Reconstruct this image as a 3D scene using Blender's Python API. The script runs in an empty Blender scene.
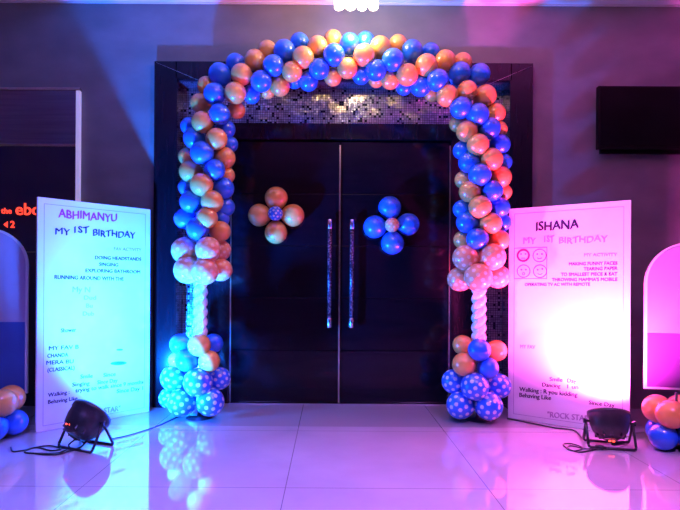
import bpy, bmesh, math, random
from mathutils import Vector, Matrix, noise
random.seed(7)
S = bpy.context.scene
C = S.collection
F = 530.0; H = 1.38; VX = 330.0; VY = 282.0
def P(px, py, Y):
    return Vector(((px-VX)/F*Y, Y, H-(py-VY)/F*Y))
def FY(py):
    return H*F/(py-VY)

# ---------------------------------------------------------------- materials
def mat(name, col, rough=.5, metal=0, coat=0, spec=.5, emit=None, es=0):
    m = bpy.data.materials.new(name); m.use_nodes = True
    b = m.node_tree.nodes['Principled BSDF']
    b.inputs['Base Color'].default_value = (*col, 1)
    b.inputs['Roughness'].default_value = rough
    b.inputs['Metallic'].default_value = metal
    b.inputs['Coat Weight'].default_value = coat
    b.inputs['Coat Roughness'].default_value = .06
    b.inputs['Specular IOR Level'].default_value = spec
    if emit:
        b.inputs['Emission Color'].default_value = (*emit, 1)
        b.inputs['Emission Strength'].default_value = es
    return m
def nd(m, t, **kw):
    n = m.node_tree.nodes.new(t)
    for k, v in kw.items():
        setattr(n, k, v)
    return n
def lk(m, a, b): m.node_tree.links.new(a, b)
def bsdf(m): return m.node_tree.nodes['Principled BSDF']

def noise_mix(m, c1, c2, scale, detail=6, lo=.35, hi=.65, stretch=None, bump=0):
    tc = nd(m, 'ShaderNodeTexCoord'); src = tc.outputs['Object']
    if stretch:
        mp = nd(m, 'ShaderNodeMapping'); mp.inputs['Scale'].default_value = stretch
        lk(m, src, mp.inputs['Vector']); src = mp.outputs['Vector']
    n = nd(m, 'ShaderNodeTexNoise'); n.inputs['Scale'].default_value = scale; n.inputs['Detail'].default_value = detail
    lk(m, src, n.inputs['Vector'])
    r = nd(m, 'ShaderNodeValToRGB')
    r.color_ramp.elements[0].position = lo; r.color_ramp.elements[0].color = (*c1, 1)
    r.color_ramp.elements[1].position = hi; r.color_ramp.elements[1].color = (*c2, 1)
    lk(m, n.outputs['Fac'], r.inputs['Fac']); lk(m, r.outputs['Color'], bsdf(m).inputs['Base Color'])
    if bump:
        b = nd(m, 'ShaderNodeBump'); b.inputs['Strength'].default_value = bump
        lk(m, n.outputs['Fac'], b.inputs['Height']); lk(m, b.outputs['Normal'], bsdf(m).inputs['Normal'])
    return n

M = {}
M['wall'] = mat('grey_textured_wall', (.3, .29, .3), .75)
noise_mix(M['wall'], (.15, .146, .155), (.21, .2, .205), 2.2, 8, .3, .7, (1, 1, 1.6), .08)
M['ceiling'] = mat('white_ceiling', (.75, .74, .75), .8)
noise_mix(M['ceiling'], (.72, .71, .72), (.78, .77, .78), 3)
M['trim'] = mat('pale_cornice', (.6, .58, .6), .5)
noise_mix(M['trim'], (.56, .55, .56), (.63, .61, .62), 5)

# polished floor tiles
def floor_mat():
    m = mat('polished_tile_floor', (.5, .5, .5), .05, spec=1, coat=.6)
    tc = nd(m, 'ShaderNodeTexCoord'); sep = nd(m, 'ShaderNodeSeparateXYZ'); lk(m, tc.outputs['Object'], sep.inputs[0])
    def line(out, off, per, w):
        a = nd(m, 'ShaderNodeMath', operation='SUBTRACT'); a.inputs[1].default_value = off; lk(m, out, a.inputs[0])
        d = nd(m, 'ShaderNodeMath', operation='DIVIDE'); d.inputs[1].default_value = per; lk(m, a.outputs[0], d.inputs[0])
        r = nd(m, 'ShaderNodeMath', operation='ROUND'); lk(m, d.outputs[0], r.inputs[0])
        s = nd(m, 'ShaderNodeMath', operation='SUBTRACT'); lk(m, d.outputs[0], s.inputs[0]); lk(m, r.outputs[0], s.inputs[1])
        b = nd(m, 'ShaderNodeMath', operation='ABSOLUTE'); lk(m, s.outputs[0], b.inputs[0])
        l = nd(m, 'ShaderNodeMath', operation='LESS_THAN'); l.inputs[1].default_value = w/per; lk(m, b.outputs[0], l.inputs[0])
        return l.outputs[0]
    lx = line(sep.outputs[0], -.29, 1.36, .003); ly = line(sep.outputs[1], 3.55, 1.36, .003)
    mx = nd(m, 'ShaderNodeMath', operation='MAXIMUM'); lk(m, lx, mx.inputs[0]); lk(m, ly, mx.inputs[1])
    n = nd(m, 'ShaderNodeTexNoise'); n.inputs['Scale'].default_value = 1.6; n.inputs['Detail'].default_value = 9; lk(m, tc.outputs['Object'], n.inputs['Vector'])
    r = nd(m, 'ShaderNodeValToRGB'); r.color_ramp.elements[0].position = .3; r.color_ramp.elements[1].position = .7
    r.color_ramp.elements[0].color = (.46, .45, .46, 1); r.color_ramp.elements[1].color = (.55, .54, .55, 1)
    lk(m, n.outputs['Fac'], r.inputs['Fac'])
    # darker border course of tiles along the entrance wall
    g = nd(m, 'ShaderNodeMath', operation='GREATER_THAN'); g.inputs[1].default_value = 5.06; lk(m, sep.outputs[1], g.inputs[0])
    bm_ = nd(m, 'ShaderNodeMix', data_type='RGBA'); lk(m, g.outputs[0], bm_.inputs[0]); lk(m, r.outputs['Color'], bm_.inputs[6]); bm_.inputs[7].default_value = (.38, .36, .37, 1)
    mix = nd(m, 'ShaderNodeMix', data_type='RGBA'); lk(m, mx.outputs[0], mix.inputs[0]); lk(m, bm_.outputs[2], mix.inputs[6]); mix.inputs[7].default_value = (.22, .2, .22, 1)
    lk(m, mix.outputs[2], bsdf(m).inputs['Base Color'])
    return m
M['floor'] = floor_mat()
M['frame'] = mat('dark_lacquered_wood', (.022, .012, .016), .16, spec=.3)
noise_mix(M['frame'], (.006, .003, .006), (.012, .006, .01), 6, 8, .3, .7, (6, 6, .5))
M['door'] = mat('dark_glossy_door', (.012, .007, .012), .14, spec=.35)
noise_mix(M['door'], (.003, .0015, .004), (.006, .003, .007), 5, 8, .3, .7, (.6, 6, 6))
M['reveal'] = mat('header_liner', (.05, .04, .07), .2, coat=.4)
noise_mix(M['reveal'], (.045, .035, .06), (.06, .05, .08), 9)

def mosaic_mat():
    m = mat('mirror_mosaic', (.6, .6, .62), .14, metal=1)
    tc = nd(m, 'ShaderNodeTexCoord')
    v = nd(m, 'ShaderNodeTexVoronoi', feature='F1', distance='CHEBYCHEV'); v.inputs['Randomness'].default_value = 0; v.inputs['Scale'].default_value = 38
    lk(m, tc.outputs['Object'], v.inputs['Vector'])
    g = nd(m, 'ShaderNodeMath', operation='LESS_THAN'); g.inputs[1].default_value = .41; lk(m, v.outputs['Distance'], g.inputs[0])
    sep = nd(m, 'ShaderNodeSeparateColor'); lk(m, v.outputs['Color'], sep.inputs[0])
    r = nd(m, 'ShaderNodeValToRGB'); r.color_ramp.interpolation = 'CONSTANT'
    r.color_ramp.elements[0].color = (.02, .02, .03, 1); r.color_ramp.elements[1].position = .09; r.color_ramp.elements[1].color = (.42, .42, .45, 1)
    e = r.color_ramp.elements.new(.55); e.color = (.62, .61, .64, 1)
    lk(m, sep.outputs[0], r.inputs['Fac'])
    mix = nd(m, 'ShaderNodeMix', data_type='RGBA'); lk(m, g.outputs[0], mix.inputs[0]); mix.inputs[6].default_value = (.03, .03, .04, 1); lk(m, r.outputs['Color'], mix.inputs[7])
    lk(m, mix.outputs[2], bsdf(m).inputs['Base Color'])
    lk(m, g.outputs[0], bsdf(m).inputs['Metallic'])
    geo = nd(m, 'ShaderNodeNewGeometry')
    s = nd(m, 'ShaderNodeVectorMath', operation='SUBTRACT'); lk(m, v.outputs['Color'], s.inputs[0]); s.inputs[1].default_value = (.5, .5, .5)
    sc = nd(m, 'ShaderNodeVectorMath', operation='SCALE'); sc.inputs['Scale'].default_value = .14; lk(m, s.outputs[0], sc.inputs[0])
    a = nd(m, 'ShaderNodeVectorMath', operation='ADD'); lk(m, geo.outputs['Normal'], a.inputs[0]); lk(m, sc.outputs[0], a.inputs[1])
    nn = nd(m, 'ShaderNodeVectorMath', operation='NORMALIZE'); lk(m, a.outputs[0], nn.inputs[0]); lk(m, nn.outputs[0], bsdf(m).inputs['Normal'])
    bsdf(m).inputs['Roughness'].default_value = .3
    return m
M['mosaic'] = mosaic_mat()
M['chrome'] = mat('brushed_chrome', (.75, .74, .76), .22, metal=1)
noise_mix(M['chrome'], (.68, .67, .7), (.8, .79, .8), 30, 3, .3, .7, (1, 1, .1))
M['brass'] = mat('door_edge_metal', (.75, .66, .5), .25, metal=1)
noise_mix(M['brass'], (.68, .6, .46), (.8, .72, .56), 12)
def grip_mat():
    m = mat('ornate_handle_grip', (.3, .2, .3), .2, metal=.6)
    tc = nd(m, 'ShaderNodeTexCoord')
    v = nd(m, 'ShaderNodeTexVoronoi', feature='F1'); v.inputs['Scale'].default_value = 55; lk(m, tc.outputs['Object'], v.inputs['Vector'])
    r = nd(m, 'ShaderNodeValToRGB'); r.color_ramp.elements[0].color = (.5, .36, .45, 1); r.color_ramp.elements[1].color = (.05, .02, .05, 1); r.color_ramp.elements[1].position = .6
    lk(m, v.outputs['Distance'], r.inputs['Fac']); lk(m, r.outputs['Color'], bsdf(m).inputs['Base Color'])
    b = nd(m, 'ShaderNodeBump'); b.inputs['Strength'].default_value = .8; lk(m, v.outputs['Distance'], b.inputs['Height']); lk(m, b.outputs['Normal'], bsdf(m).inputs['Normal'])
    return m
M['grip'] = grip_mat()

def pearl(name, c, c2):
    m = mat(name, c, .3, metal=.0, coat=.55, spec=.6)
    b = bsdf(m)
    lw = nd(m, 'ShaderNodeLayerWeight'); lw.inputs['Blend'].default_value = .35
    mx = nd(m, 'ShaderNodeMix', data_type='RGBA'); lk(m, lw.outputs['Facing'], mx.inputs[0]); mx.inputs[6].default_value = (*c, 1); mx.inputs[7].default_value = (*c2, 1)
    n = nd(m, 'ShaderNodeTexNoise'); n.inputs['Scale'].default_value = 3
    hs = nd(m, 'ShaderNodeHueSaturation')
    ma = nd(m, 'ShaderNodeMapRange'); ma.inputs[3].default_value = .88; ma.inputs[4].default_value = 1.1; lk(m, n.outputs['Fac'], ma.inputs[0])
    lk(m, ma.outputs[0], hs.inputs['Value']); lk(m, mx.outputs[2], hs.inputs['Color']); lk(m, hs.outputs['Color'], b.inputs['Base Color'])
    b.inputs['Subsurface Weight'].default_value = 0
    b.inputs['Coat Roughness'].default_value = .12
    
    return m
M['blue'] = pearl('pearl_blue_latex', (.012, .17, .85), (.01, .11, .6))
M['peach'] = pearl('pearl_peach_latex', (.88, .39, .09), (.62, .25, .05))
def dotted(name, base, dot, scale=2.6, th=.2):
    m = mat(name, base, .28, coat=.4)
    tc = nd(m, 'ShaderNodeTexCoord')
    nm = nd(m, 'ShaderNodeVectorMath', operation='NORMALIZE'); lk(m, tc.outputs['Object'], nm.inputs[0])
    v = nd(m, 'ShaderNodeTexVoronoi', feature='F1'); v.inputs['Scale'].default_value = scale; v.inputs['Randomness'].default_value = .55
    lk(m, nm.outputs[0], v.inputs['Vector'])
    l = nd(m, 'ShaderNodeMath', operation='LESS_THAN'); l.inputs[1].default_value = th; lk(m, v.outputs['Distance'], l.inputs[0])
    mx = nd(m, 'ShaderNodeMix', data_type='RGBA'); lk(m, l.outputs[0], mx.inputs[0]); mx.inputs[6].default_value = (*base, 1); mx.inputs[7].default_value = (*dot, 1)
    lk(m, mx.outputs[2], bsdf(m).inputs['Base Color'])
    return m
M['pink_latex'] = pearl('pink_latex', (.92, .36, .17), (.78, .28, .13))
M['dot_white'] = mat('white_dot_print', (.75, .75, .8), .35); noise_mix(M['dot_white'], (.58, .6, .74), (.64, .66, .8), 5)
M['dot_pink'] = mat('pale_dot_print', (.92, .55, .5), .35); noise_mix(M['dot_pink'], (.92, .55, .4), (.95, .6, .45), 5)
M['bluedot'] = dotted('blue_polka_latex', (.012, .17, .8), (.75, .75, .82), 3.2, .27)
M['pinkdot'] = dotted('pink_polka_latex', (.88, .33, .22), (.95, .75, .7), 3.2, .25)
M['white_latex'] = mat('white_latex', (.85, .83, .85), .3, coat=.3)
noise_mix(M['white_latex'], (.82, .8, .82), (.88, .86, .88), 4)
M['string'] = mat('nylon_string', (.5, .45, .5), .5)
noise_mix(M['string'], (.45, .4, .45), (.55, .5, .55), 20)
M['board'] = mat('white_printed_foam_board', (.82, .82, .83), .35)
noise_mix(M['board'], (.8, .8, .81), (.84, .84, .85), 2)
M['ink_red'] = mat('crimson_ink', (.6, .03, .3), .5); noise_mix(M['ink_red'], (.55, .025, .27), (.65, .035, .33), 8)
M['ink_dark'] = mat('dark_ink', (.02, .01, .05), .5); noise_mix(M['ink_dark'], (.015, .01, .04), (.03, .015, .06), 8)
M['ink_pale'] = mat('pale_ink', (.4, .3, .45), .5); noise_mix(M['ink_pale'], (.36, .27, .4), (.45, .34, .5), 8)
M['ink_plum'] = mat('plum_ink', (.2, .02, .16), .5); noise_mix(M['ink_plum'], (.17, .015, .14), (.23, .025, .18), 8)
M['ink_blue'] = mat('blue_ink', (.02, .12, .35), .5); noise_mix(M['ink_blue'], (.02, .1, .3), (.03, .14, .4), 8)
M['lilac_board'] = mat('pale_lilac_board', (.5, .44, .62), .5); noise_mix(M['lilac_board'], (.47, .41, .59), (.53, .47, .65), 2)
M['blue_board'] = mat('blue_printed_band', (.05, .14, .5), .5); noise_mix(M['blue_board'], (.045, .12, .45), (.06, .16, .55), 2)
M['pink_board'] = mat('pale_pink_board', (.72, .6, .66), .5); noise_mix(M['pink_board'], (.33, .28, .45), (.37, .32, .5), 2)
M['plum_board'] = mat('plum_printed_band', (.25, .1, .35), .5); noise_mix(M['plum_board'], (.12, .05, .2), (.15, .06, .24), 2)
M['black_metal'] = mat('black_painted_metal', (.02, .02, .022), .35, coat=.2)
noise_mix(M['black_metal'], (.015, .015, .018), (.028, .026, .03), 25, 4, .3, .7, None, .05)
M['rubber'] = mat('black_cable_rubber', (.015, .015, .017), .45); noise_mix(M['rubber'], (.012, .012, .014), (.02, .02, .022), 40)
M['tv'] = mat('black_tv_plastic', (.004, .004, .005), .5, spec=.12); noise_mix(M['tv'], (.003, .003, .004), (.006, .006, .007), 10)
M['screen'] = mat('tv_screen_glass', (.003, .003, .004), .35, spec=.08); noise_mix(M['screen'], (.002, .002, .003), (.004, .004, .005), 3)
M['glass_panel'] = mat('dark_smoked_glass', (.025, .022, .05), .13); noise_mix(M['glass_panel'], (.02, .018, .04), (.032, .028, .06), 1.2)
M['steel_panel'] = mat('brushed_steel_panel', (.3, .3, .36), .32, metal=1); noise_mix(M['steel_panel'], (.26, .26, .32), (.34, .34, .4), 5, 6, .3, .7, (.3, 1, 8))
M['sign'] = mat('lit_red_letters', (.9, .1, .05), .5, emit=(1, .06, .03), es=1.8)
M['led_red'] = mat('red_led_digits', (.9, .05, .02), .5, emit=(1, .08, .05), es=4)
M['led_cyan'] = mat('blue_led_lens', (.05, .3, .9), .3, emit=(.05, .4, 1), es=25)
M['led_pink'] = mat('magenta_led_lens', (.9, .05, .6), .3, emit=(1, .06, .7), es=25)
M['lamp'] = mat('lit_glass_shade', (.9, .85, .8), .4, emit=(1, .74, .42), es=7)
M['down'] = mat('downlight_diffuser', (.9, .88, .86), .4, emit=(1, .85, .8), es=9)
M['strip'] = mat('lit_edge_strip', (.7, .7, .8), .4, emit=(.6, .55, .9), es=.45)

# ---------------------------------------------------------------- mesh helpers
def link(name, bm, m, parent=None, smooth=False, autosmooth=False):
    me = bpy.data.meshes.new(name); bm.normal_update(); bm.to_mesh(me); bm.free()
    ms = m if isinstance(m, list) else [m]
    for x in ms: me.materials.append(M[x])
    if smooth:
        for p in me.polygons: p.use_smooth = True
    o = bpy.data.objects.new(name, me); C.objects.link(o)
    if parent: o.parent = parent
    return o
def box(bm, lo, hi, bev=0, mi=0, mtx=None):
    r = bmesh.ops.create_cube(bm, size=1)
    vs = r['verts']
    c = [(a+b)/2 for a, b in zip(lo, hi)]; s = [b-a for a, b in zip(lo, hi)]
    for v in vs: v.co = Vector((v.co.x*s[0]+c[0], v.co.y*s[1]+c[1], v.co.z*s[2]+c[2]))
    if bev:
        es = list({e for v in vs for e in v.link_edges})
        rr = bmesh.ops.bevel(bm, geom=es, offset=bev, segments=2, affect='EDGES', profile=.6)
        vs = list({v for f in rr['faces'] for v in f.verts} | {v for v in vs if v.is_valid})
    fs = {f for v in vs for f in v.link_faces}
    for f in fs: f.material_index = mi
    if mtx is not None:
        for v in vs: v.co = mtx @ v.co
    return vs
def tube(bm, pts, rad, seg=8, cap=True, mi=0):
    pts = [Vector(p) for p in pts]; rings = []
    n = len(pts); up = Vector((0, 0, 1))
    prev = None
    for i, p in enumerate(pts):
        t = (pts[min(i+1, n-1)]-pts[max(i-1, 0)]).normalized()
        if prev is None:
            a = t.cross(up)
            if a.length < 1e-3: a = t.cross(Vector((1, 0, 0)))
            a.normalize()
        else:
            a = prev-t*prev.dot(t)
            a.normalize()
        prev = a
        b = t.cross(a)
        r = rad[i] if isinstance(rad, (list, tuple)) else rad
        rings.append([bm.verts.new(p+(a*math.cos(k*2*math.pi/seg)+b*math.sin(k*2*math.pi/seg))*r) for k in range(seg)])
    for i in range(n-1):
        for k in range(seg):
            f = bm.faces.new((rings[i][k], rings[i][(k+1) % seg], rings[i+1][(k+1) % seg], rings[i+1][k])); f.smooth = True; f.material_index = mi
    if cap:
        bm.faces.new(rings[0][::-1]).material_index = mi; bm.faces.new(rings[-1]).material_index = mi
def lathe(bm, prof, seg=32, mtx=None, mi=0):
    rings = []
    for (r, z) in prof:
        if r < 1e-5: vv = [bm.verts.new((0, 0, z))]
        else: vv = [bm.verts.new((r*math.cos(2*math.pi*k/seg), r*math.sin(2*math.pi*k/seg), z)) for k in range(seg)]
        if mtx is not None:
            for v in vv: v.co = mtx @ v.co
        rings.append(vv)
    for a, b in zip(rings, rings[1:]):
        for k in range(seg):
            k2 = (k+1) % seg
            if len(a) == 1 and len(b) == 1: continue
            if len(a) == 1: f = bm.faces.new((a[0], b[k], b[k2]))
            elif len(b) == 1: f = bm.faces.new((a[k], a[k2], b[0]))
            else: f = bm.faces.new((a[k], a[k2], b[k2], b[k]))
            f.smooth = True; f.material_index = mi
def smooth_pts(pts, n=8):
    pts = [Vector(p) for p in pts]; out = []
    q = [pts[0]*2-pts[1]]+pts+[pts[-1]*2-pts[-2]]
    for i in range(1, len(q)-2):
        for k in range(n):
            t = k/n; a, b, c, d = q[i-1], q[i], q[i+1], q[i+2]
            out.append(.5*((2*b)+(c-a)*t+(2*a-5*b+4*c-d)*t*t+(3*b-a-3*c+d)*t**3))
    out.append(pts[-1]); return out
def thing(name, label, cat, loc=(0, 0, 0), group=None):
    o = bpy.data.objects.new(name, None); C.objects.link(o); o.location = loc; o.empty_display_size = .1
    tag(o, label, cat, group); return o
def tag(o, label, cat, group=None, kind=None):
    o['label'] = label; o['category'] = cat
    if group: o['group'] = group
    if kind: o['kind'] = kind
def struct(o, parent=None):
    o['kind'] = 'structure'; return o
def text(name, body, m, size, align='CENTER', parent=None, wobble=0, bold=0, ext=.0008, xy=(0, 0)):
    """lines: list of (string, x, z, size, align) -> one mesh lying in XZ plane, facing -Y"""
    bm = bmesh.new()
    for (s, x, z, sz, al, rot) in body:
        cu = bpy.data.curves.new('t', 'FONT'); cu.body = s; cu.size = sz; cu.align_x = al; cu.extrude = ext; cu.offset = bold*sz; cu.resolution_u = 3
        ob = bpy.data.objects.new('t', cu); C.objects.link(ob)
        dg = bpy.context.evaluated_depsgraph_get(); dg.update()
        me = bpy.data.meshes.new_from_object(ob.evaluated_get(dg))
        mt = Matrix.Translation((x, 0, z)) @ Matrix.Rotation(-rot, 4, 'Y') @ Matrix.Rotation(math.pi/2, 4, 'X')
        for v in me.vertices:
            co = v.co.copy()
            if wobble: co.y += wobble*sz*math.sin(co.x/sz*2.1+x*9)
            v.co = mt @ co
        bm.from_mesh(me); bpy.data.objects.remove(ob); bpy.data.curves.remove(cu); bpy.data.meshes.remove(me)
    return link(name, bm, m, parent)

# ---------------------------------------------------------------- room shell
WY = 5.85; FR = 5.77; DY = 6.02; CZ = 4.455; XL, XR, YB = -5.2, 5.6, -3.2
bm = bmesh.new(); box(bm, (XL-.1, YB-.1, -.1), (XR+.1, DY+.5, 0)); struct(link('floor', bm, 'floor'))
bm = bmesh.new(); box(bm, (XL-.1, YB-.1, CZ), (XR+.1, DY+.5, CZ+.1)); struct(link('ceiling', bm, 'ceiling'))
OX0, OX1, OZ = -1.8, 2.07, 3.68   # rough opening of the entrance
bm = bmesh.new()
box(bm, (XL, WY, 0), (OX0, WY+.35, CZ)); box(bm, (OX1, WY, 0), (XR, WY+.35, CZ)); box(bm, (OX0, WY, OZ), (OX1, WY+.35, CZ))
struct(link('wall_front', bm, 'wall'))
bm = bmesh.new(); box(bm, (XL-.1, YB, 0), (XL, WY+.35, CZ)); struct(link('wall_left', bm, 'wall'))
bm = bmesh.new(); box(bm, (XR, YB, 0), (XR+.1, WY+.35, CZ)); struct(link('wall_right', bm, 'wall'))
bm = bmesh.new(); box(bm, (XL, YB-.1, 0), (XR, YB, CZ)); struct(link('wall_back', bm, 'wall'))
bm = bmesh.new(); box(bm, (XL, WY-.02, CZ-.018), (XR, WY, CZ), .004); struct(link('trim_1', bm, 'trim'))

# ---------------------------------------------------------------- entrance surround
ent = bpy.data.objects.new('trim_2', None); C.objects.link(ent); ent.location = (.13, DY, 0); ent['kind'] = 'structure'
def ep(name, bm, m):
    o = link(name, bm, m); o.parent = ent; o.matrix_parent_inverse = Matrix.Translation((-.13, -DY, 0)); return o
fx0, fx1, ix0, ix1, fz, iz = -1.927, 2.199, -1.677, 1.95, 3.775, 3.583
bm = bmesh.new()
box(bm, (fx0, FR, 0), (ix0, DY, fz), .006); box(bm, (ix1, FR, 0), (fx1, DY, fz), .006); box(bm, (ix0-.02, FR, iz), (ix1+.02, DY, fz), .004)
ep('outer_frame', bm, 'frame')
bm = bmesh.new(); box(bm, (ix0, DY-.2, iz-.012), (ix1, DY, iz)); ep('header_liner', bm, 'reveal')
bm = bmesh.new()
dx0, dx1, dz, mz = -1.136, 1.363, 2.993, 3.175
box(bm, (ix0, DY, 0), (-1.42, DY+.04, iz)); box(bm, (1.64, DY, 0), (ix1, DY+.04, iz)); box(bm, (-1.42, DY, mz), (1.64, DY+.04, iz))
ep('mosaic_border', bm, 'mosaic')
bm = bmesh.new()
box(bm, (-1.42, DY-.03, 0), (dx0, DY+.1, mz), .004); box(bm, (dx1, DY-.03, 0), (1.64, DY+.1, mz), .004); box(bm, (dx0, DY-.03, dz), (dx1, DY+.1, mz), .004)
ep('door_casing', bm, 'frame')
bm = bmesh.new(); box(bm, (ix0, DY+.12, 0), (ix1, DY+.14, iz)); ep('backing_panel', bm, 'frame')
bm = bmesh.new(); box(bm, (dx0, DY-.04, 0), (dx1, DY+.1, .008), .002); ep('door_sill', bm, 'chrome')

# door leaves
cx = (dx0+dx1)/2
def door(nm, x0, x1, hx, edge):
    r = bpy.data.objects.new(nm, None); C.objects.link(r); r.location = ((x0+x1)/2, DY, 0); r['kind'] = 'structure'
    inv = Matrix.Translation((-(x0+x1)/2, -DY, 0))
    def pt(name, bm, m, par=r):
        o = link(name, bm, m); o.parent = par; o.matrix_parent_inverse = inv if par == r else Matrix(); return o
    bm = bmesh.new(); n = 5; hgt = (dz-.03)/n
    box(bm, (x0+.004, DY+.03, .012), (x1-.004, DY+.06, dz-.004))
    for k in range(n):
        box(bm, (x0+.008, DY+.006, .014+k*hgt), (x1-.008, DY+.035, .014+(k+1)*hgt-.006), .003)
    pt('door_leaf', bm, 'door')
    for e in edge:
        bm = bmesh.new(); box(bm, (e-.009, DY-.014, .014), (e+.009, DY+.03, dz-.06), .002); pt('edge_strip', bm, 'brass')
    z0, z1 = H-(327-VY)/F*DY, H-(220-VY)/F*DY; y = DY-.075; rr = .026
    bm = bmesh.new(); tube(bm, [(hx, y, z0+.1), (hx, y, z1-.1)], rr*.92, 16); g = pt('handle_grip', bm, 'grip')
    for (a, b) in ((z0, z0+.11), (z1-.11, z1)):
        bm = bmesh.new(); lathe(bm, [(0, a), (rr-.003, a), (rr, a+.004), (rr, b-.004), (rr-.003, b), (0, b)], 20, Matrix.Translation((hx, y, 0)))
        tube(bm, [(hx, y, (a+b)/2), (hx, DY+.01, (a+b)/2)], .012, 10)
        pt('handle_end', bm, 'chrome', g)
door('door_1', dx0, cx, P(329.5, 0, DY-.07).x, [dx0+.008, cx-.007])
door('door_2', cx, dx1, P(351.7, 0, DY-.07).x, [dx1-.008])

# ---------------------------------------------------------------- dark glass panel with lit sign (left)
px1 = P(81, 0, WY).x; px0 = P(-60, 0, WY).x; pzt = P(0, 91, WY).z
sg = thing('sign_panel', 'dark glass wall panel with glowing red lettering left of the entrance', 'sign', ((px0+px1)/2, WY, 0))
def lp(name, bm, m, par, loc):
    o = link(name, bm, m); o.parent = par; o.matrix_parent_inverse = Matrix.Translation(-Vector(loc)); return o
L = sg.location.copy()
bm = bmesh.new()
z1, z2 = P(0, 148, WY).z, P(0, 254, WY).z
box(bm, (px0, WY-.04, 0.002), (px1-.05, WY-.002, z2-.006), .002)
box(bm, (px0, WY-.04, z2+.006), (px1-.05, WY-.002, z1-.012), .002)
lp('glass_panel', bm, 'glass_panel', sg, L)
bm = bmesh.new(); box(bm, (px0, WY-.04, z1+.012), (px1-.05, WY-.002, pzt-.03), .002)
o = lp('glass_panel', bm, 'steel_panel', sg, L); o['label'] = 'bluish brushed steel upper panel'
bm = bmesh.new()
box(bm, (px0, WY-.045, z1-.012), (px1-.05, WY-.002, z1+.012)); lp('metal_trim', bm, 'brass', sg, L)
bm = bmesh.new(); box(bm, (px0, WY-.043, z2-.006), (px1-.05, WY-.002, z2+.006)); lp('metal_trim', bm, 'brass', sg, L)
bm = bmesh.new(); box(bm, (px0, WY-.06, pzt-.03), (px1, WY-.002, pzt), .003)
lp('metal_trim', bm, 'brass', sg, L)
bm = bmesh.new(); box(bm, (px1-.045, WY-.05, 0.002), (px1-.005, WY-.002, pzt-.03), .003); o = lp('edge_strip', bm, 'strip', sg, L); o['label'] = 'pale lit vertical edge strip'
b1 = P(0, 216, WY-.05); b2 = P(14, 217.5, WY-.05)
def sign_part(o):
    o.location = (0, WY-.046, 0); o.parent = sg; o.matrix_parent_inverse = Matrix.Translation(-L); o['label'] = 'glowing red lettering'
for q in (('the', P(.5, 0, WY-.05).x, P(0, 216, WY).z, .088, 'LEFT', 0), ('ebo', P(14.5, 0, WY-.05).x, P(0, 217.2, WY).z, .185, 'LEFT', 0), ('2', P(9.5, 0, WY-.05).x, P(0, 230, WY).z, .105, 'LEFT', 0)):
    sign_part(text('sign_lettering', [q], 'sign', 1, bold=.01, ext=.004))
bm = bmesh.new()
a0 = P(3.0, 226.5, WY-.05); a1 = P(7, 223.4, WY-.05); a2 = P(7, 229.6, WY-.05)
vs = [bm.verts.new((q.x, dy, q.z)) for dy in (-.004, .004) for q in (a0, a1, a2)]
bm.faces.new(vs[0:3]); bm.faces.new(vs[3:6][::-1])
for k in range(3): bm.faces.new((vs[k], vs[3+k], vs[3+(k+1) % 3], vs[(k+1) % 3]))
o = link('sign_arrow', bm, 'sign'); sign_part(o); o['label'] = 'glowing red arrow'

# ---------------------------------------------------------------- television (right)
a = P(597.5, 84, WY-.13); b = P(745, 147, WY-.13)
tv = thing('television', 'black flat screen television mounted high on the wall right of the entrance', 'television', ((a.x+b.x)/2, WY, b.z))
L = tv.location.copy()
bm = bmesh.new(); box(bm, (a.x, WY-.13, b.z), (b.x, WY-.07, a.z), .008); lp('casing', bm, 'tv', tv, L)
bm = bmesh.new(); box(bm, (a.x+.02, WY-.134, b.z+.03), (b.x-.02, WY-.129, a.z-.02), .001); lp('screen', bm, 'screen', tv, L)
bm = bmesh.new(); box(bm, ((a.x+b.x)/2-.3, WY-.07, b.z+.12), ((a.x+b.x)/2+.3, WY-.001, a.z-.12), .004); box(bm, (a.x+.06, WY-.075, b.z-.035), (b.x-.06, WY-.03, b.z+.01), .003); lp('wall_bracket', bm, 'tv', tv, L)

# ---------------------------------------------------------------- balloons
def balloon_mesh(name, m):
    bm = bmesh.new(); prof = []
    n = 18
    for i in range(n+1):
        t = math.pi*i/n
        z = math.cos(t); r = math.sin(t)
        if z < 0: z *= 1.12; r *= (1-.1*(-z)**1.5)
        prof.append((max(r, 0) if 0 < i < n else 0, z))
    prof = prof[:-1]+[(.07, -1.13), (.03, -1.16), (.08, -1.22), (.0, -1.23)]
    lathe(bm, prof, 28)
    bmesh.ops.recalc_face_normals(bm, faces=bm.faces)
    me = bpy.data.meshes.new(name); bm.to_mesh(me); bm.free(); me.materials.append(M[m]); return me
BM = {k: balloon_mesh('balloon_'+k, k) for k in ('blue', 'peach', 'bluedot', 'pinkdot')}
def dot_mesh(name, base, dot):
    bm = bmesh.new(); bmesh.ops.create_icosphere(bm, subdivisions=6, radius=1)
    n = 46; pts = [Vector((math.sqrt(1-(1-2*(i+.5)/n)**2)*math.cos(i*2.39996), math.sqrt(1-(1-2*(i+.5)/n)**2)*math.sin(i*2.39996), 1-2*(i+.5)/n)) for i in range(n)]
    ct = math.cos(.145)
    for f in bm.faces:
        c = f.calc_center_median().normalized(); f.smooth = True
        if max(c.dot(p) for p in pts) > ct: f.material_index = 1
    for v in bm.verts:
        if v.co.z < 0:
            k = 1-.1*(-v.co.z)**1.5; v.co = Vector((v.co.x*k, v.co.y*k, v.co.z*1.12))
    lathe(bm, [(.07, -1.1), (.03, -1.15), (.08, -1.21), (0, -1.22)], 14)
    me = bpy.data.meshes.new(name); bm.to_mesh(me); bm.free(); me.materials.append(M[base]); me.materials.append(M[dot]); return me
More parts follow.
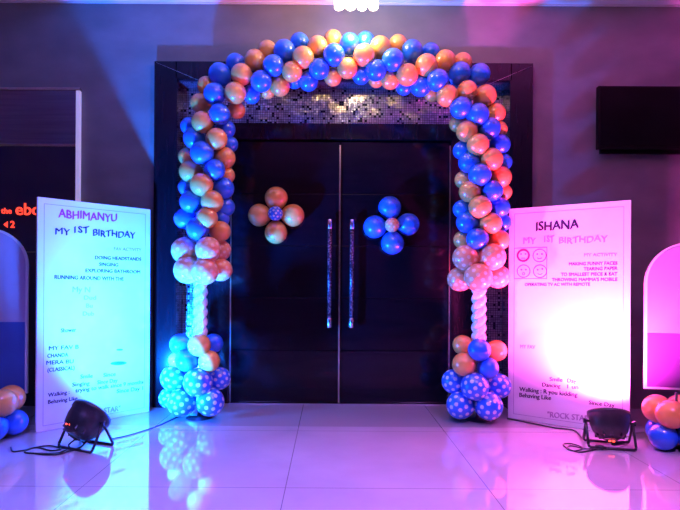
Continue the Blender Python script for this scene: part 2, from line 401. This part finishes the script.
BM['bluedot'] = dot_mesh('polka_blue', 'blue', 'dot_white'); BM['pinkdot'] = dot_mesh('polka_pink', 'pink_latex', 'dot_pink')
LB = {'blue': 'pearl blue balloon', 'peach': 'pearl peach balloon', 'bluedot': 'blue balloon with white polka dots', 'pinkdot': 'pink balloon with white polka dots'}
def balloon(par, kind, pos, r, toward, name=None):
    o = bpy.data.objects.new(name or ('polka_dot_balloon' if 'dot' in kind else 'balloon'), BM[kind]); C.objects.link(o)
    d = Vector(pos)-Vector(toward)
    if d.length < 1e-4: d = Vector((0, -1, 0))
    q = d.to_track_quat('Z', 'Y')
    j = 1+random.uniform(-.025, .025)
    spin = Matrix.Rotation(random.uniform(0, 6.28), 4, 'Z')
    w = Matrix.Translation(pos) @ q.to_matrix().to_4x4() @ spin @ Matrix.Diagonal((r*j, r*j, r, 1))
    o.parent = par
    o.matrix_basis = Matrix.Translation(-Vector(par.location)) @ w
    o['label'] = LB[kind]
    return o

AY = 5.36
arch = thing('balloon_arch', 'tall blue and peach spiral balloon arch standing in front of the dark double door', 'balloon arch', (.127, AY, 0))
PATH = [(199, 418), (200, 345), (203, 250), (205, 170), (208, 130), (214, 108), (230, 88), (262, 72), (300, 60), (345, 57), (390, 61), (428, 72), (460, 96), (475, 120), (482, 150), (482, 240), (480, 290), (478, 418)]
def near(px, py):
    best = None
    for (x0, y0), (x1, y1) in zip(PATH, PATH[1:]):
        dx, dy = x1-x0, y1-y0; t = max(0, min(1, ((px-x0)*dx+(py-y0)*dy)/(dx*dx+dy*dy)))
        qx, qy = x0+t*dx, y0+t*dy; d = math.hypot(px-qx, py-qy)
        if best is None or d < best[0]: best = (d, qx, qy)
    return best
def put(par, kind, px, py, r, back=0, R=16.0):
    d, qx, qy = near(px, py)
    w = math.sqrt(max(9, R*R-d*d))
    s = AY/F
    dy = (w if back else -w)*s
    if back == 2: dy = w*s*.35
    Y = AY+dy
    pos = P(px, py, Y); rr = r*Y/F
    if pos.z < rr: pos.z = rr
    balloon(par, kind, pos, rr*1.035, P(qx, qy, AY))
B, K = 'blue', 'peach'
A = [ # top run
 (K,253.5,60.3,10,0),(K,266,50,8.8,1),(B,283,51,10.6,0),(B,298,42.6,9.4,1),(K,316,46.5,10.1,0),(K,331.6,39.3,9,1),(B,348,43.3,9.8,0),
 (B,272,66,10.6,0),(K,301.8,57.6,10.5,0),(B,332.4,55,10.7,0),(B,260,81.6,10.1,0),(K,290.7,72,9.8,0),(B,318,69,10.1,0),(K,346,68.2,10,0),
 (K,278.7,86.8,9.7,0),(B,307.4,81.6,9.3,0),(K,331.6,77.2,8.6,0),(K,266,91,8,1),(B,293,80,8.5,1),(B,250.5,95.3,8.6,0),
 (B,364,41,9.2,1),(K,379,46.5,10.1,0),(K,396.6,43.6,9,1),(B,410.6,50,10.3,0),(B,429,51.7,9,1),(K,362.8,55,10.5,0),(B,391.5,59.6,11,0),(K,425,64.7,11,0),
 (B,360,75,9,0),(B,374.6,69.9,10.2,0),(K,389,79.4,9.2,0),(K,406,74.3,10.6,0),(B,403,86.5,8,1),(B,419.4,85.3,10.2,0),(B,436.5,79.6,10.8,0),(K,375,79,8,1),(K,431,93,8,1),
 (K,443.7,59.8,10,0),(K,461,61.5,9.2,1),(B,458.4,72.3,10.8,0),(B,478.2,73.4,10.4,2),(K,466,90,10,0),(K,484,95,10.8,0),(K,446,95,10.6,0),
 (B,460,107,11,0),(B,476.5,113.7,11,0),(K,494.4,112.2,9.6,2),(K,466,130.5,10.5,0),(B,488.5,127.3,10.6,0),(K,498,128.5,8,1),(K,456.5,123,8,1),
 # right column
 (K,477.2,143.8,10.9,0),(B,499.2,143.5,9.8,2),(B,461.6,149.6,9.2,2),(B,468.4,161.4,10.4,0),(K,490.6,158.4,10.9,0),(B,503,161,8,1),(K,499.8,176,10.5,0),(B,479.2,174,10.8,0),
 (K,463,179,8.6,1),(K,469.4,190.8,10.6,0),(B,491.4,189.8,10.5,0),(K,503,191,8,1),(K,479.6,206,11.2,0),(B,462,208.4,9.2,2),(B,498.8,206.5,10.2,0),
 (B,467,221.5,10.8,0),(K,490.3,222.5,10.9,0),(B,502.7,221.6,8,1),(B,477.3,238.2,10.9,0),(K,462.5,239,9,1),(K,499,239,10,0),
 # left shoulder and column
 (B,234.4,64,9.6,1),(K,240.3,75,10.6,0),(B,218.5,75,11,0),(K,205.3,86.5,8.8,1),(B,213.4,94.7,10.8,0),(K,234,93.5,10.6,0),(K,199,104,9.4,2),(B,218.5,114.7,10.3,0),
 (K,236,111,8,2),(K,201.4,123,10.6,0),(B,225,129.7,9.2,2),(B,188.5,127,8.6,1),(K,215.5,139.7,10.7,0),(B,193,139,10.2,0),(B,201.4,153.7,11.3,0),(K,224,158.6,10.3,0),
 (K,186.7,157.6,8.8,1),(B,229,145,8,1),(K,189.6,172.4,10.8,0),(B,214,170.4,10.4,0),(K,226,176,8,1),(K,201,185.5,11,0),(B,223,189,10.3,0),(B,186.7,188,8.8,1),
 (B,190.6,202.7,11,0),(K,211.6,202.4,10.9,0),(B,225,207.6,9.2,1),(K,206.7,218.8,10.4,0),(B,184.7,219.4,10.6,2),(B,220.5,219,8.4,1),(B,197.5,229.5,11,0),(K,220,232,10.2,0),
]
for a in A: put(arch, *a)
PK = 'pinkdot'; BD = 'bluedot'
for a in [(PK,465.5,256.9,12.7,0),(PK,492,256,12.7,0),(PK,459.6,278.4,11.8,2),(PK,478.2,276.5,13.5,0),(PK,497.8,275.5,11.6,2),
          (PK,184.5,251.4,12.8,0),(PK,208,250.4,12.7,0),(PK,221,251,9.5,1),(PK,187.5,271,13.4,0),(PK,220.8,270.6,11.2,2),(PK,205,272,12.8,0)]:
    put(arch, *a, R=19)
for a in [(K,463,344,9.6,2),(B,479.7,349,11,0),(K,496.7,349.6,10.2,2),(K,464.6,363.6,11.6,0),(B,488.5,367,10.4,0),(BD,455,380.7,12.2,2),(BD,475.5,385.6,13.6,0),(BD,499,384.8,12.2,2),(BD,461,404.5,13.2,0),(BD,489.3,405,13.6,0),
          (B,180.4,345,10.2,2),(K,199.6,346,11,0),(B,213.7,344,9.4,2),(K,177.5,361,8.5,1),(B,187.6,361,11.6,0),(K,209.6,362,10.4,0),(BD,174.5,379,13,2),(BD,198.6,383,14,0),(BD,219.6,379,11.2,2),(BD,182,403.5,13.5,0),(BD,211,402.7,13.4,0),(BD,170,399,10,1)]:
    put(arch, *a, R=20)
# twisted white balloon columns, pole, base plates, strings
for (pxc, y0, y1) in ((479, 284, 345), (200.5, 280, 343)):
    p0 = P(pxc, y1, AY); p1 = P(pxc, y0, AY); bm = bmesh.new(); n = 60; turns = 3.2
    for s in range(2):
        pts = []
        for i in range(n+1):
            t = i/n; an = t*turns*2*math.pi+s*math.pi
            pts.append(p0.lerp(p1, t)+Vector((math.cos(an)*.034, math.sin(an)*.034, 0)))
        tube(bm, pts, .041, 12)
    o = link('twisted_balloon', bm, 'white_latex'); o.parent = arch; o.matrix_parent_inverse = Matrix.Translation(-Vector(arch.location)); o['label'] = 'twisted white balloon column'
bm = bmesh.new(); tube(bm, smooth_pts([P(x, y, AY) for x, y in PATH[:-1]]+[P(478, 414, AY)], 5), .012, 8)
lp('arch_pole', bm, 'chrome', arch, arch.location)
for x in (200, 478):
    bm = bmesh.new(); p = P(x, 400, AY); lathe(bm, [(0, .0), (.13, 0), (.13, .012), (.02, .02), (.014, .06), (0, .06)], 24, Matrix.Translation((p.x, AY, 0)))
    lp('base_plate', bm, 'black_metal', arch, arch.location)
for (p, q) in ((P(155, 63.5, FR), P(214, 88, AY)), (P(530, 65, FR), P(486, 84, AY))):
    bm = bmesh.new(); tube(bm, [p, q], .001, 5); lp('tie_string', bm, 'string', arch, arch.location)

# flowers on the doors
def flower(label, c, petals, pk, ck):
    y = DY-.12
    cp = P(*c, y-.06)
    f = thing('balloon_flower', label, 'balloon flower', P(*c, DY-.005), 'four petal balloon flowers on the doors')
    ctr = P(*c, y+.03)
    for p in petals:
        pos = P(p[0], p[1], y); balloon(f, pk, pos, 11.3*y/F, ctr, 'petal_balloon')
    balloon(f, ck, cp+Vector((0, -.03, 0)), 7.3*y/F, cp+Vector((0, .2, 0)))
    bm = bmesh.new(); p = Vector(ctr); tube(bm, [p+Vector((0, -.03, 0)), Vector((p.x, DY+.008, p.z))], .008, 8); lp('tie_string', bm, 'string', f, f.location)
flower('four petal peach balloon flower with blue dotted centre on the left door leaf', (275.2, 214.2), [(275.7, 198.3), (259, 215.6), (292.6, 215.6), (275.7, 233)], 'peach', 'bluedot')
flower('four petal blue balloon flower with pink dotted centre on the right door leaf', (391.3, 224.9), [(389.3, 207), (374.4, 226.6), (407.8, 223.9), (392.3, 242.8)], 'blue', 'pinkdot')

# balloon clusters below the side boards
def cluster(label, cxp, Y, rows):
    X = P(cxp, 0, Y).x
    c = thing('balloon_cluster', label, 'balloon cluster', (X, Y, 0), 'balloon clusters below the side boards')
    for (kind, z, r, ph, R) in rows:
        for k in range(4):
            an = ph+k*math.pi/2
            balloon(c, kind, (X+math.cos(an)*R, Y+math.sin(an)*R, z), r, (X, Y, z))
    bm = bmesh.new(); lathe(bm, [(0, .001), (.09, .001), (.09, .01), (.01, .016), (.01, .47), (0, .47)], 20, Matrix.Translation((X, Y, 0))); lp('pole', bm, 'black_metal', c, c.location)
cluster('peach over blue balloon cluster at the left picture edge, below the lilac board', -4, 4.62, [('blue', .125, .115, .5, .14), ('peach', .325, .118, 1.0, .13)])
cluster('peach over blue balloon cluster at the right picture edge, below the pink board', 677, 4.45, [('blue', .115, .11, .35, .15), ('peach', .31, .12, .75, .14)])

# plain arched side boards
def side_board(label, cxp, Y, hw, ztop, zb, top, band, split, rot, g):
    X = P(cxp, 0, Y).x
    t = thing('display_board', label, 'display board', (X, Y, 0), g); t.rotation_euler = (0, 0, rot)
    def plate(name, z0, z1, m, y0, y1, inset=0, rnd=True):
        bm = bmesh.new(); pts = []; w = hw-inset
        pts += [(-w, z0), (w, z0)]
        if rnd:
            zc = z1-w*.95
            for i in range(25):
                an = math.pi*i/24; pts.append((w*math.cos(an), zc+w*.95*math.sin(an)))
        else: pts += [(w, z1), (-w, z1)]
        f0 = [bm.verts.new((x, y0, z)) for x, z in pts]; f1 = [bm.verts.new((x, y1, z)) for x, z in pts]
        bm.faces.new(f0); bm.faces.new(f1[::-1])
        for i in range(len(pts)):
            j = (i+1) % len(pts); bm.faces.new((f0[j], f0[i], f1[i], f1[j]))
        bmesh.ops.recalc_face_normals(bm, faces=bm.faces)
        return link(name, bm, m, t)
    plate('foam_board', zb, ztop, 'board', -.012, .012)
    o = plate('front_sheet', zb+.02, ztop-.02, top, -.016, -.0122, .02)
    o = plate('lower_band', zb+.02, split, band, -.019, -.0162, .02, False); o['label'] = 'darker lower band'
    bm = bmesh.new(); tube(bm, [(0, .05, .01), (0, .03, (zb+ztop)/2)], .012, 8); box(bm, (-.2, .0, .001), (.2, .22, .012), .003); box(bm, (-.03, .012, (zb+ztop)/2-.05), (.03, .045, (zb+ztop)/2+.05)); link('stand', bm, 'black_metal', t)
side_board('plain pale lilac arched board with blue lower band at the left edge', -13, 4.9, .36, P(0, 230, 4.9).z, P(0, 396, 4.9).z, 'lilac_board', 'blue_board', P(0, 324, 4.9).z, .12, 'arched side boards')
side_board('plain pale pink arched board with plum lower band at the right edge', 691, 4.75, .38, P(0, 240, 4.75).z, P(0, 388, 4.75).z, 'pink_board', 'plum_board', P(0, 332, 4.75).z, -.2, 'arched side boards')

# ---------------------------------------------------------------- printed birthday boards
def board(label, x0, Y0, x1, Y1, hgt, name='birthday_board'):
    W = math.hypot(x1-x0, Y1-Y0); ang = math.atan2(Y1-Y0, x1-x0)
    t = thing(name, label, 'poster board', ((x0+x1)/2, (Y0+Y1)/2, 0), 'printed birthday boards'); t.rotation_euler = (0, 0, ang)
    bm = bmesh.new(); box(bm, (-W/2, -.001, .001), (W/2, .03, hgt), .003); link('board_panel', bm, 'board', t)
    bm = bmesh.new(); i = .05*W; w = .004
    for (a, b) in (((-W/2+i, .045*W), (W/2-i, .045*W+w)), ((-W/2+i, hgt-.05*W-w), (W/2-i, hgt-.05*W)), ((-W/2+i, .045*W), (-W/2+i+w, hgt-.05*W)), ((W/2-i-w, .045*W), (W/2-i, hgt-.05*W))):
        box(bm, (a[0], -.0022, a[1]), (b[0], -.001, b[1]))
    o = link('border_line', bm, 'ink_pale', t); o['label'] = 'thin printed border line'
    return t, W
def ring(bm, x, z, r, w, seg=28, a0=0, a1=2*math.pi, sx=1):
    n = seg; vi = []; vo = []
    for k in range(n+1):
        an = a0+(a1-a0)*k/n
        vi.append(bm.verts.new((x+(r-w)*sx*math.cos(an), -.0026, z+(r-w)*math.sin(an)))); vo.append(bm.verts.new((x+r*sx*math.cos(an), -.0026, z+r*math.sin(an))))
    for k in range(n): bm.faces.new((vi[k], vi[k+1], vo[k+1], vo[k]))
def disc(bm, x, z, rx, rz, rot=0, seg=16):
    vs = []
    for k in range(seg):
        an = 2*math.pi*k/seg; u = rx*math.cos(an); v = rz*math.sin(an)
        vs.append(bm.verts.new((x+u*math.cos(rot)-v*math.sin(rot), -.0026, z+u*math.sin(rot)+v*math.cos(rot))))
    bm.faces.new(vs[::-1])
def inker(t, px0, Y0, px1, Y1, W):
    """photo position on the board plane -> board coordinates"""
    xa, xb = (px0-VX)/F*Y0, (px1-VX)/F*Y1
    def uv(px, py):
        k = (px-VX)/F
        # xa + s (xb-xa) = k (Y0 + s (Y1-Y0))
        q = (k*Y0-xa)/((xb-xa)-k*(Y1-Y0)); Y = Y0+q*(Y1-Y0)
        return (q-.5)*W, H-(py-VY)/F*Y, Y
    def line(name, s, pl, yl, pr, yr, h, m, lab=None, wob=0):
        u0, v0, Ya = uv(pl, yl); u1, v1, Yb = uv(pr, yr); hh = h*(Ya+Yb)/2/F
        cu = bpy.data.curves.new('t', 'FONT'); cu.body = s; cu.size = hh/.7; cu.extrude = .0003; cu.resolution_u = 3
        ob = bpy.data.objects.new('t', cu); C.objects.link(ob); dg = bpy.context.evaluated_depsgraph_get(); dg.update()
        me = bpy.data.meshes.new_from_object(ob.evaluated_get(dg)); bpy.data.objects.remove(ob); bpy.data.curves.remove(cu)
        xs = [v.co.x for v in me.vertices]; lo, hi = min(xs), max(xs)
        for v in me.vertices:
            q = (v.co.x-lo)/(hi-lo)
            zz = v.co.y+wob*hh*math.sin(q*len(s)*2.3)
            v.co = Vector((u0+(u1-u0)*q, -.0024-v.co.z, v0+(v1-v0)*q+zz))
        bmm = bmesh.new(); bmm.from_mesh(me)
        for k in (1, 2):
            m2 = me.copy()
            for v in m2.vertices: v.co.x += (.045 if k == 1 else -.045)*hh; v.co.z += .03*hh*(1 if k == 1 else -1); v.co.y -= .00004*k
            bmm.from_mesh(m2); bpy.data.meshes.remove(m2)
        bmm.to_mesh(me); bmm.free()
        me.name = name; me.materials.clear(); me.materials.append(M[m])
        o = bpy.data.objects.new(name, me); C.objects.link(o); o.parent = t
        if lab: o['label'] = lab
        return o
    return uv, line
hgt = 2.135
t, W = board('left white printed board with crimson title, beside the blue floor light', P(37, 0, 4.79).x, 4.79, P(150, 0, 5.6).x, 5.6, hgt)
uv, line = inker(t, 37, 4.79, 150, 5.6, W)
line('title_text', 'ABHIMANYU', 58, 219.1, 116.3, 223.2, 8, 'ink_red', 'crimson title lettering', .08)
for a in (('MY', 55, 236.2, 69.5, 236.6), ('1ST', 74, 234.6, 88.6, 234.2), ('BIRTHDAY', 92.8, 237.4, 134.8, 239.2)): line('heading_text', *a, 6.4, 'ink_dark', None, .12)
for a in (('DOING HEADSTANDS', 94.8, 260.6, 141, 262, 3.4), ('SINGING', 99, 267.2, 118, 267.8, 3.4), ('EXPLORING BATHROOM', 85.4, 273.6, 140, 274.6, 3.4), ('RUNNING AROUND WITH THE', 54.5, 280.6, 123.4, 282, 3.8),
          ('Shower', 61.2, 334, 76.2, 333.2, 4), ('MY FAV B', 49.3, 352, 79, 350.2, 4), ('CHANDA', 47.8, 359.4, 68.4, 358), ('MERA BU', 46.8, 366.4, 74, 364.6), ('(CLASSICAL)', 48, 373.6, 75, 371),
          ('Smile', 81, 380, 93, 379), ('Since', 104, 378.3, 116, 377), ('Singing', 73, 388, 90, 386.4), ('Since Day', 98, 385.6, 118, 383.4), ('Walking :', 48.7, 398.6, 70, 395.4), ('trying to walk since 9 months', 76, 394, 143.8, 384.6),
          ('Behaving Like', 48.7, 405.6, 78, 401.4), ('Since Day 1', 117.4, 394.4, 143.5, 391)):
    a = a if len(a) == 6 else a+(3.8,)
    line('printed_text', *a, 'ink_dark')
for a in (('"ROCK STAR"', 82, 418, 121, 412, 5.4), ('FAV ACTIVITY', 113.6, 251.6, 141, 252.6, 3.2), ('My N', 72.5, 293.6, 90, 293.8, 5.6), ('Dud', 84, 301, 96, 301, 4), ('Bu', 86.3, 309, 92.5, 309, 4), ('Dub', 83, 317, 94, 317, 4)): line('printed_text', *a, 'ink_pale', 'pale lettering')
for (px, py, rx, rz) in ((120, 351, .035, .009), (119, 364.5, .085, .019)):
    u, v, Y = uv(px, py); bm = bmesh.new(); disc(bm, u, v, rx, rz, -.07); o = link('printed_mark', bm, 'ink_blue', t); o['label'] = 'small blue printed mark'

hgt2 = 2.14
t, W = board('right white printed board with dark title and four drawn faces, behind the pink floor light', P(508.7, 0, 5.43).x, 5.43, P(630.5, 0, 4.8).x, 4.8, hgt2)
uv, line = inker(t, 508.7, 5.43, 630.5, 4.8, W)
line('title_text', 'ISHANA', 536, 229.8, 578.3, 226.5, 9, 'ink_dark', 'dark title lettering', .05)
for a in (('MY', 523.2, 242.8, 535.6, 242.4), ('1ST', 544.2, 241, 553.8, 240.4), ('BIRTHDAY', 559, 242.4, 607.3, 239.6)): line('heading_text', *a, 6.2, 'ink_pale', 'pale lettering', .12)
for a in (('MAKING FUNNY FACES', 569, 264, 617.3, 263, 3.2), ('TEARING PAPER', 583.8, 269, 617.3, 268.2, 3.2), ('TO SMALLEST PIECE & EAT', 561, 274.6, 617.3, 273.8, 3.2), ("THROWING MAMMA'S MOBILE", 552, 279.9, 617.3, 279.2, 3.2), ('OPERATING TV AC WITH REMOTE', 525, 284.8, 590, 284.2, 3),
          ('Smile', 550.3, 379.4, 563, 380.3), ('Day', 568, 380.8, 577, 381.4), ('Dancing', 543, 385, 561, 386.4), ('1 un', 568, 386.8, 579, 387.4), ('Walking : R you kidding', 520.2, 389.7, 578, 395.2, 4.2), ('Behaving Like', 520.2, 395.6, 551.7, 398.6, 4.2), ('Since Day', 589.7, 402.5, 615.4, 405.4)):
    a = a if len(a) == 6 else a+(3.9,)
    line('printed_text', *a, 'ink_dark')
for a in (('"ROCK STAR"', 548.4, 415.6, 592, 420, 5.6), ('MY ACTIVITY', 584, 254.9, 617, 254.4, 3), ('MY FAV', 520.8, 347, 535.6, 347.6, 3.6)): line('printed_text', *a, 'ink_pale', 'pale lettering')
u0, v1, _ = uv(514, 247); u1, v0, _ = uv(547, 277.6); bm = bmesh.new()
for lo, hi in (((u0, v0), (u0+.004, v1)), ((u1-.004, v0), (u1, v1)), ((u0, v0), (u1, v0+.004)), ((u0, v1-.004), (u1, v1))):
    box(bm, (lo[0], -.0026, lo[1]), (hi[0], -.001, hi[1]))
for i, (px, py) in enumerate(((523.2, 254.3), (539.5, 254.3), (523.6, 270), (540, 270))):
    x, z, _ = uv(px, py)
    ring(bm, x, z, .066, .007 if i else .02)
    disc(bm, x-.022, z+.015, .008, .008); disc(bm, x+.022, z+.015+(.008 if i == 3 else 0), .008, .008)
    if i == 0: box(bm, (x-.02, -.0026, z-.03), (x+.02, -.0012, z-.024))
    elif i == 2: ring(bm, x, z-.025, .014, .005)
    else: ring(bm, x, z-.005, .03, .006, 14, math.pi*1.2, math.pi*1.8)
o = link('drawn_faces', bm, 'ink_plum', t); o['label'] = 'box of four drawn funny faces'

# ---------------------------------------------------------------- floor par lights
def par_light(label, loc, yaw, tilt, lens, scale=1.0, yawb=None, leds=(-.03, .0)):
    """yaw: heading of the beam about Z (0 = +Y), tilt: elevation"""
    t = thing('stage_light', label, 'stage light', loc, 'black floor stage lights'); t.rotation_euler = (0, 0, yaw if yawb is None else yawb)
    zc = .215*scale; R = .16*scale
    A = Matrix.Translation((0, 0, zc)) @ Matrix.Rotation(yaw-(yaw if yawb is None else yawb), 4, 'Z') @ Matrix.Rotation(tilt-math.pi/2, 4, 'X')   # local +Z -> beam
    bm = bmesh.new()
    lathe(bm, [(0, -.155*scale), (.06*scale, -.152*scale), (.105*scale, -.13*scale), (.14*scale, -.085*scale), (.16*scale, -.02*scale), (.168*scale, .05*scale), (.176*scale, .055*scale), (.176*scale, .085*scale), (.165*scale, .087*scale), (.16*scale, .06*scale), (0, .058*scale)], 40, A)
    for k in range(10):   # cooling fins round the back
        an = 2*math.pi*k/10
        box(bm, (-.004, .085*scale, -.135*scale), (.004, .125*scale, -.1*scale), 0, 0, A @ Matrix.Rotation(an, 4, 'Z'))
    hs = link('housing', bm, 'black_metal', t)
    bm = bmesh.new()
    for rr, n in ((0, 1), (.05, 6), (.1, 12), (.14, 18)):
        for k in range(n):
            an = 2*math.pi*k/n
            bmesh.ops.create_uvsphere(bm, u_segments=8, v_segments=5, radius=.013*scale, matrix=A @ Matrix.Translation((rr*scale*math.cos(an), rr*scale*math.sin(an), .06*scale)))
    link('led_lens', bm, lens, hs)
    # display on the back
    bm = bmesh.new()
    for dx in leds:
        box(bm, (dx*scale-.009, -.008, -.006), (dx*scale+.009, .004, .006), .001)
    disp = link('led_display', bm, 'led_red', t); disp['label'] = 'glowing red digits'
    # twin yokes: U shaped feet
    for sgn, nm in ((-1, 'rear'), (1, 'front')):
        bm = bmesh.new(); w = .19*scale; yf = .085*sgn*scale*1.3; r = .0085*scale
        pts = [(-w, 0, zc), (-w, yf*.93, .03), (-w+.01, yf, .011), (w-.01, yf, .011), (w, yf*.93, .03), (w, 0, zc)]
        for p, q in zip(pts, pts[1:]): tube(bm, [p, q], r*1.35, 8)
        link('yoke_foot', bm, 'black_metal', t)
    for s_ in (-1, 1):
        bm = bmesh.new(); lathe(bm, [(0, -.012), (.02, -.012), (.022, 0), (.012, .012), (.01, .04), (0, .04)], 16, Matrix.Translation((s_*.2*scale, 0, zc)) @ Matrix.Rotation(-s_*math.pi/2, 4, 'Y'))
        link('yoke_knob', bm, 'black_metal', t)
    return t, A, disp, zc
def spot(name, loc, target, col, e, size, blend, rad=.08):
    l = bpy.data.lights.new(name, 'SPOT'); l.color = col; l.energy = e; l.spot_size = math.radians(size); l.spot_blend = blend; l.shadow_soft_size = rad
    o = bpy.data.objects.new(name, l); C.objects.link(o); o.location = loc; o.rotation_euler = (Vector(target)-Vector(loc)).to_track_quat('-Z', 'Y').to_euler(); return o
def aim(loc, zc, target):
    d = Vector(target)-(Vector(loc)+Vector((0, 0, zc))); yaw = -math.atan2(d.x, d.y); tilt = math.atan2(d.z, math.hypot(d.x, d.y)); return yaw, tilt, d.normalized()
lights = []
# left
locL = (P(87, 0, 4.4).x, 4.4, 0); tgtL = (-1.55, 5.4, 1.15)
yaw, tilt, dL = aim(locL, .215, tgtL)
tL, AL, dsp, zc = par_light('black round floor light throwing blue light up the left printed board', locL, yaw, tilt, 'led_cyan', 1.0, -.42)
dsp.matrix_basis = AL @ Matrix.Translation((.0, -.112, -.115)) @ Matrix.Rotation(.75, 4, 'X') @ Matrix.Rotation(math.pi/2, 4, 'X')
spot('spot_blue', Vector(locL)+Vector((0, 0, zc))+dL*.1, tgtL, (.003, .15, 1), 3100, 145, 1)
# right
locR = (P(610, 0, 4.5).x, 4.5, 0); tgtR = (2.58, 5.2, 1.65)
yaw, tilt, dR = aim(locR, .215, tgtR)
tR, AR, dsp, zc = par_light('black round floor light throwing pink light up the right printed board', locR, yaw, tilt, 'led_pink', .95, -.25)
dsp.matrix_basis = AR @ Matrix.Translation((.02, .0, -.155)) @ Matrix.Rotation(math.pi/2, 4, 'X'); 
spot('spot_magenta', Vector(locR)+Vector((0, 0, zc))+dR*.1, tgtR, (1, .06, .55), 1900, 135, 1)

# ---------------------------------------------------------------- cables
def cable(name, pts, r, label, grp=None, n=8):
    bm = bmesh.new(); tube(bm, smooth_pts(pts, n), r, 7); o = link(name, bm, 'rubber'); tag(o, label, 'cable', grp); return o
def G(px, py, z=.006): 
    Y = FY(py); return ((px-VX)/F*Y, Y, z)
cable('power_cable', [G(112, 441), G(126, 438), G(140, 434), G(160, 427), G(176, 419.5), G(190, 414)], .005, 'black cable running from the blue floor light towards the arch foot')
pts = [G(12, 450), G(14, 454), G(24, 453), G(38, 450), G(52, 453), G(62, 451), G(50, 448), G(32, 451), G(26, 455), G(42, 456), G(60, 455), G(70, 450), (P(76, 0, 4.4).x, 4.3, .05), (P(80, 0, 4.35).x, 4.33, .1)]
cable('coiled_cable', pts, .0065, 'coiled black cable lying on the floor left of the blue floor light')
pts = [G(36, 456), G(48, 457), G(60, 456.5), G(72, 453), (P(82, 0, 4.3).x, 4.3, .03), (P(88, 0, 4.3).x, 4.33, .09)]
cable('power_cable', pts, .008, 'thick black cable hanging from the blue floor light to the floor')
cable('power_cable', [G(508, 418), G(530, 422), G(555, 427), G(575, 429.5), (P(588, 0, 4.55).x, 4.62, .03), (P(590, 0, 4.5).x, 4.56, .12)], .007, 'black cable on the floor along the base of the right printed board')
pts = [G(600, 448, .012), G(590, 450), G(578, 451), G(566, 446), G(565, 443), G(573, 443), G(584, 447), G(576, 450), G(568, 448), G(572, 445), G(588, 448), G(604, 449, .02)]
cable('coiled_cable', pts, .0055, 'looped thin black cable left of the pink floor light')
for (a, b, lab) in ((G(596, 447, .02), G(608, 449, .02), 'black plug lying under the pink floor light, left one'), (G(613, 446, .03), G(629, 443.5, .03), 'black plug lying under the pink floor light, right one')):
    a = Vector(a); b = Vector(b); bm = bmesh.new()
    tube(bm, [a, a.lerp(b, .1), a.lerp(b, .3), a.lerp(b, .7), a.lerp(b, .75), b], [.008, .016, .019, .019, .012, .012], 12)
    o = link('cable_plug', bm, 'rubber'); tag(o, lab, 'plug', 'plugs under the right floor light')

# ---------------------------------------------------------------- hanging lamp
LY = 5.05; lx = P(354.5, 0, LY).x; zl = P(0, 8.7, LY).z
lamp = thing('hanging_lamp', 'hanging lamp of four bright glass cylinders at the top, above the arch', 'lamp', (lx, LY, CZ))
bm = bmesh.new(); box(bm, (lx-.24, LY-.06, CZ-.03), (lx+.24, LY+.06, CZ), .006); lp('ceiling_plate', bm, 'chrome', lamp, lamp.location)
for i in range(4):
    x = P(337.5+i*11.4, 0, LY).x
    bm = bmesh.new(); T = Matrix.Translation((x, LY, zl))
    lathe(bm, [(0, .004), (.038, 0), (.047, .012), (.047, .2), (.04, .21), (0, .21)], 20, T)
    s = lp('glass_shade', bm, 'lamp', lamp, lamp.location)
    bm = bmesh.new(); tube(bm, [(x, LY, zl+.2), (x, LY, CZ-.02)], .008, 8); link('stem', bm, 'chrome', s)

# unseen lights added under the ceiling: two coloured fills, one warm for the arch
def area(name, loc, size, col, e, tgt=None, sy=None):
    l = bpy.data.lights.new(name, 'AREA'); l.color = col; l.energy = e; l.size = size; l.shape = 'DISK'
    o = bpy.data.objects.new(name, l); C.objects.link(o); o.location = loc
    if tgt: o.rotation_euler = (Vector(tgt)-Vector(loc)).to_track_quat('-Z', 'Y').to_euler()
    return o
area('hall_fill', (-1.6, 1.6, CZ-.05), .5, (.2, .15, 1), 85, (-1.2, 2.9, 0)).data.spread = math.radians(75)
area('hall_fill', (1.9, 1.6, CZ-.05), .5, (.6, .19, 1), 80, (1.4, 2.9, 0)).data.spread = math.radians(75)
area('hall_fill', (.4, 3.2, CZ-.04), .22, (1, .62, .22), 24, (.2, 5.8, 2.6))
pl = bpy.data.lights.new('lamp_glow', 'POINT'); pl.energy = 34; pl.color = (1, .8, .6); pl.shadow_soft_size = .1
o = bpy.data.objects.new('lamp_glow', pl); C.objects.link(o); o.location = (lx, LY, zl-.12)

# ---------------------------------------------------------------- world, camera, view
w = bpy.data.worlds.new('World'); S.world = w; w.use_nodes = True
w.node_tree.nodes['Background'].inputs[0].default_value = (.1, .08, .25, 1); w.node_tree.nodes['Background'].inputs[1].default_value = .3
cam = bpy.data.cameras.new('camera'); co = bpy.data.objects.new('camera', cam); C.objects.link(co)
co.location = (0, 0, H); co.rotation_euler = (math.pi/2, math.radians(-.35), 0)
cam.sensor_width = 36; cam.lens = F/680*36; cam.shift_x = 10/680; cam.shift_y = 27/680; cam.clip_end = 50; cam.clip_start = .05
S.camera = co
S.view_settings.view_transform = 'Standard'; S.view_settings.look = 'None'; S.view_settings.gamma = 1; S.view_settings.exposure = -.12
S.view_settings.use_curve_mapping = False
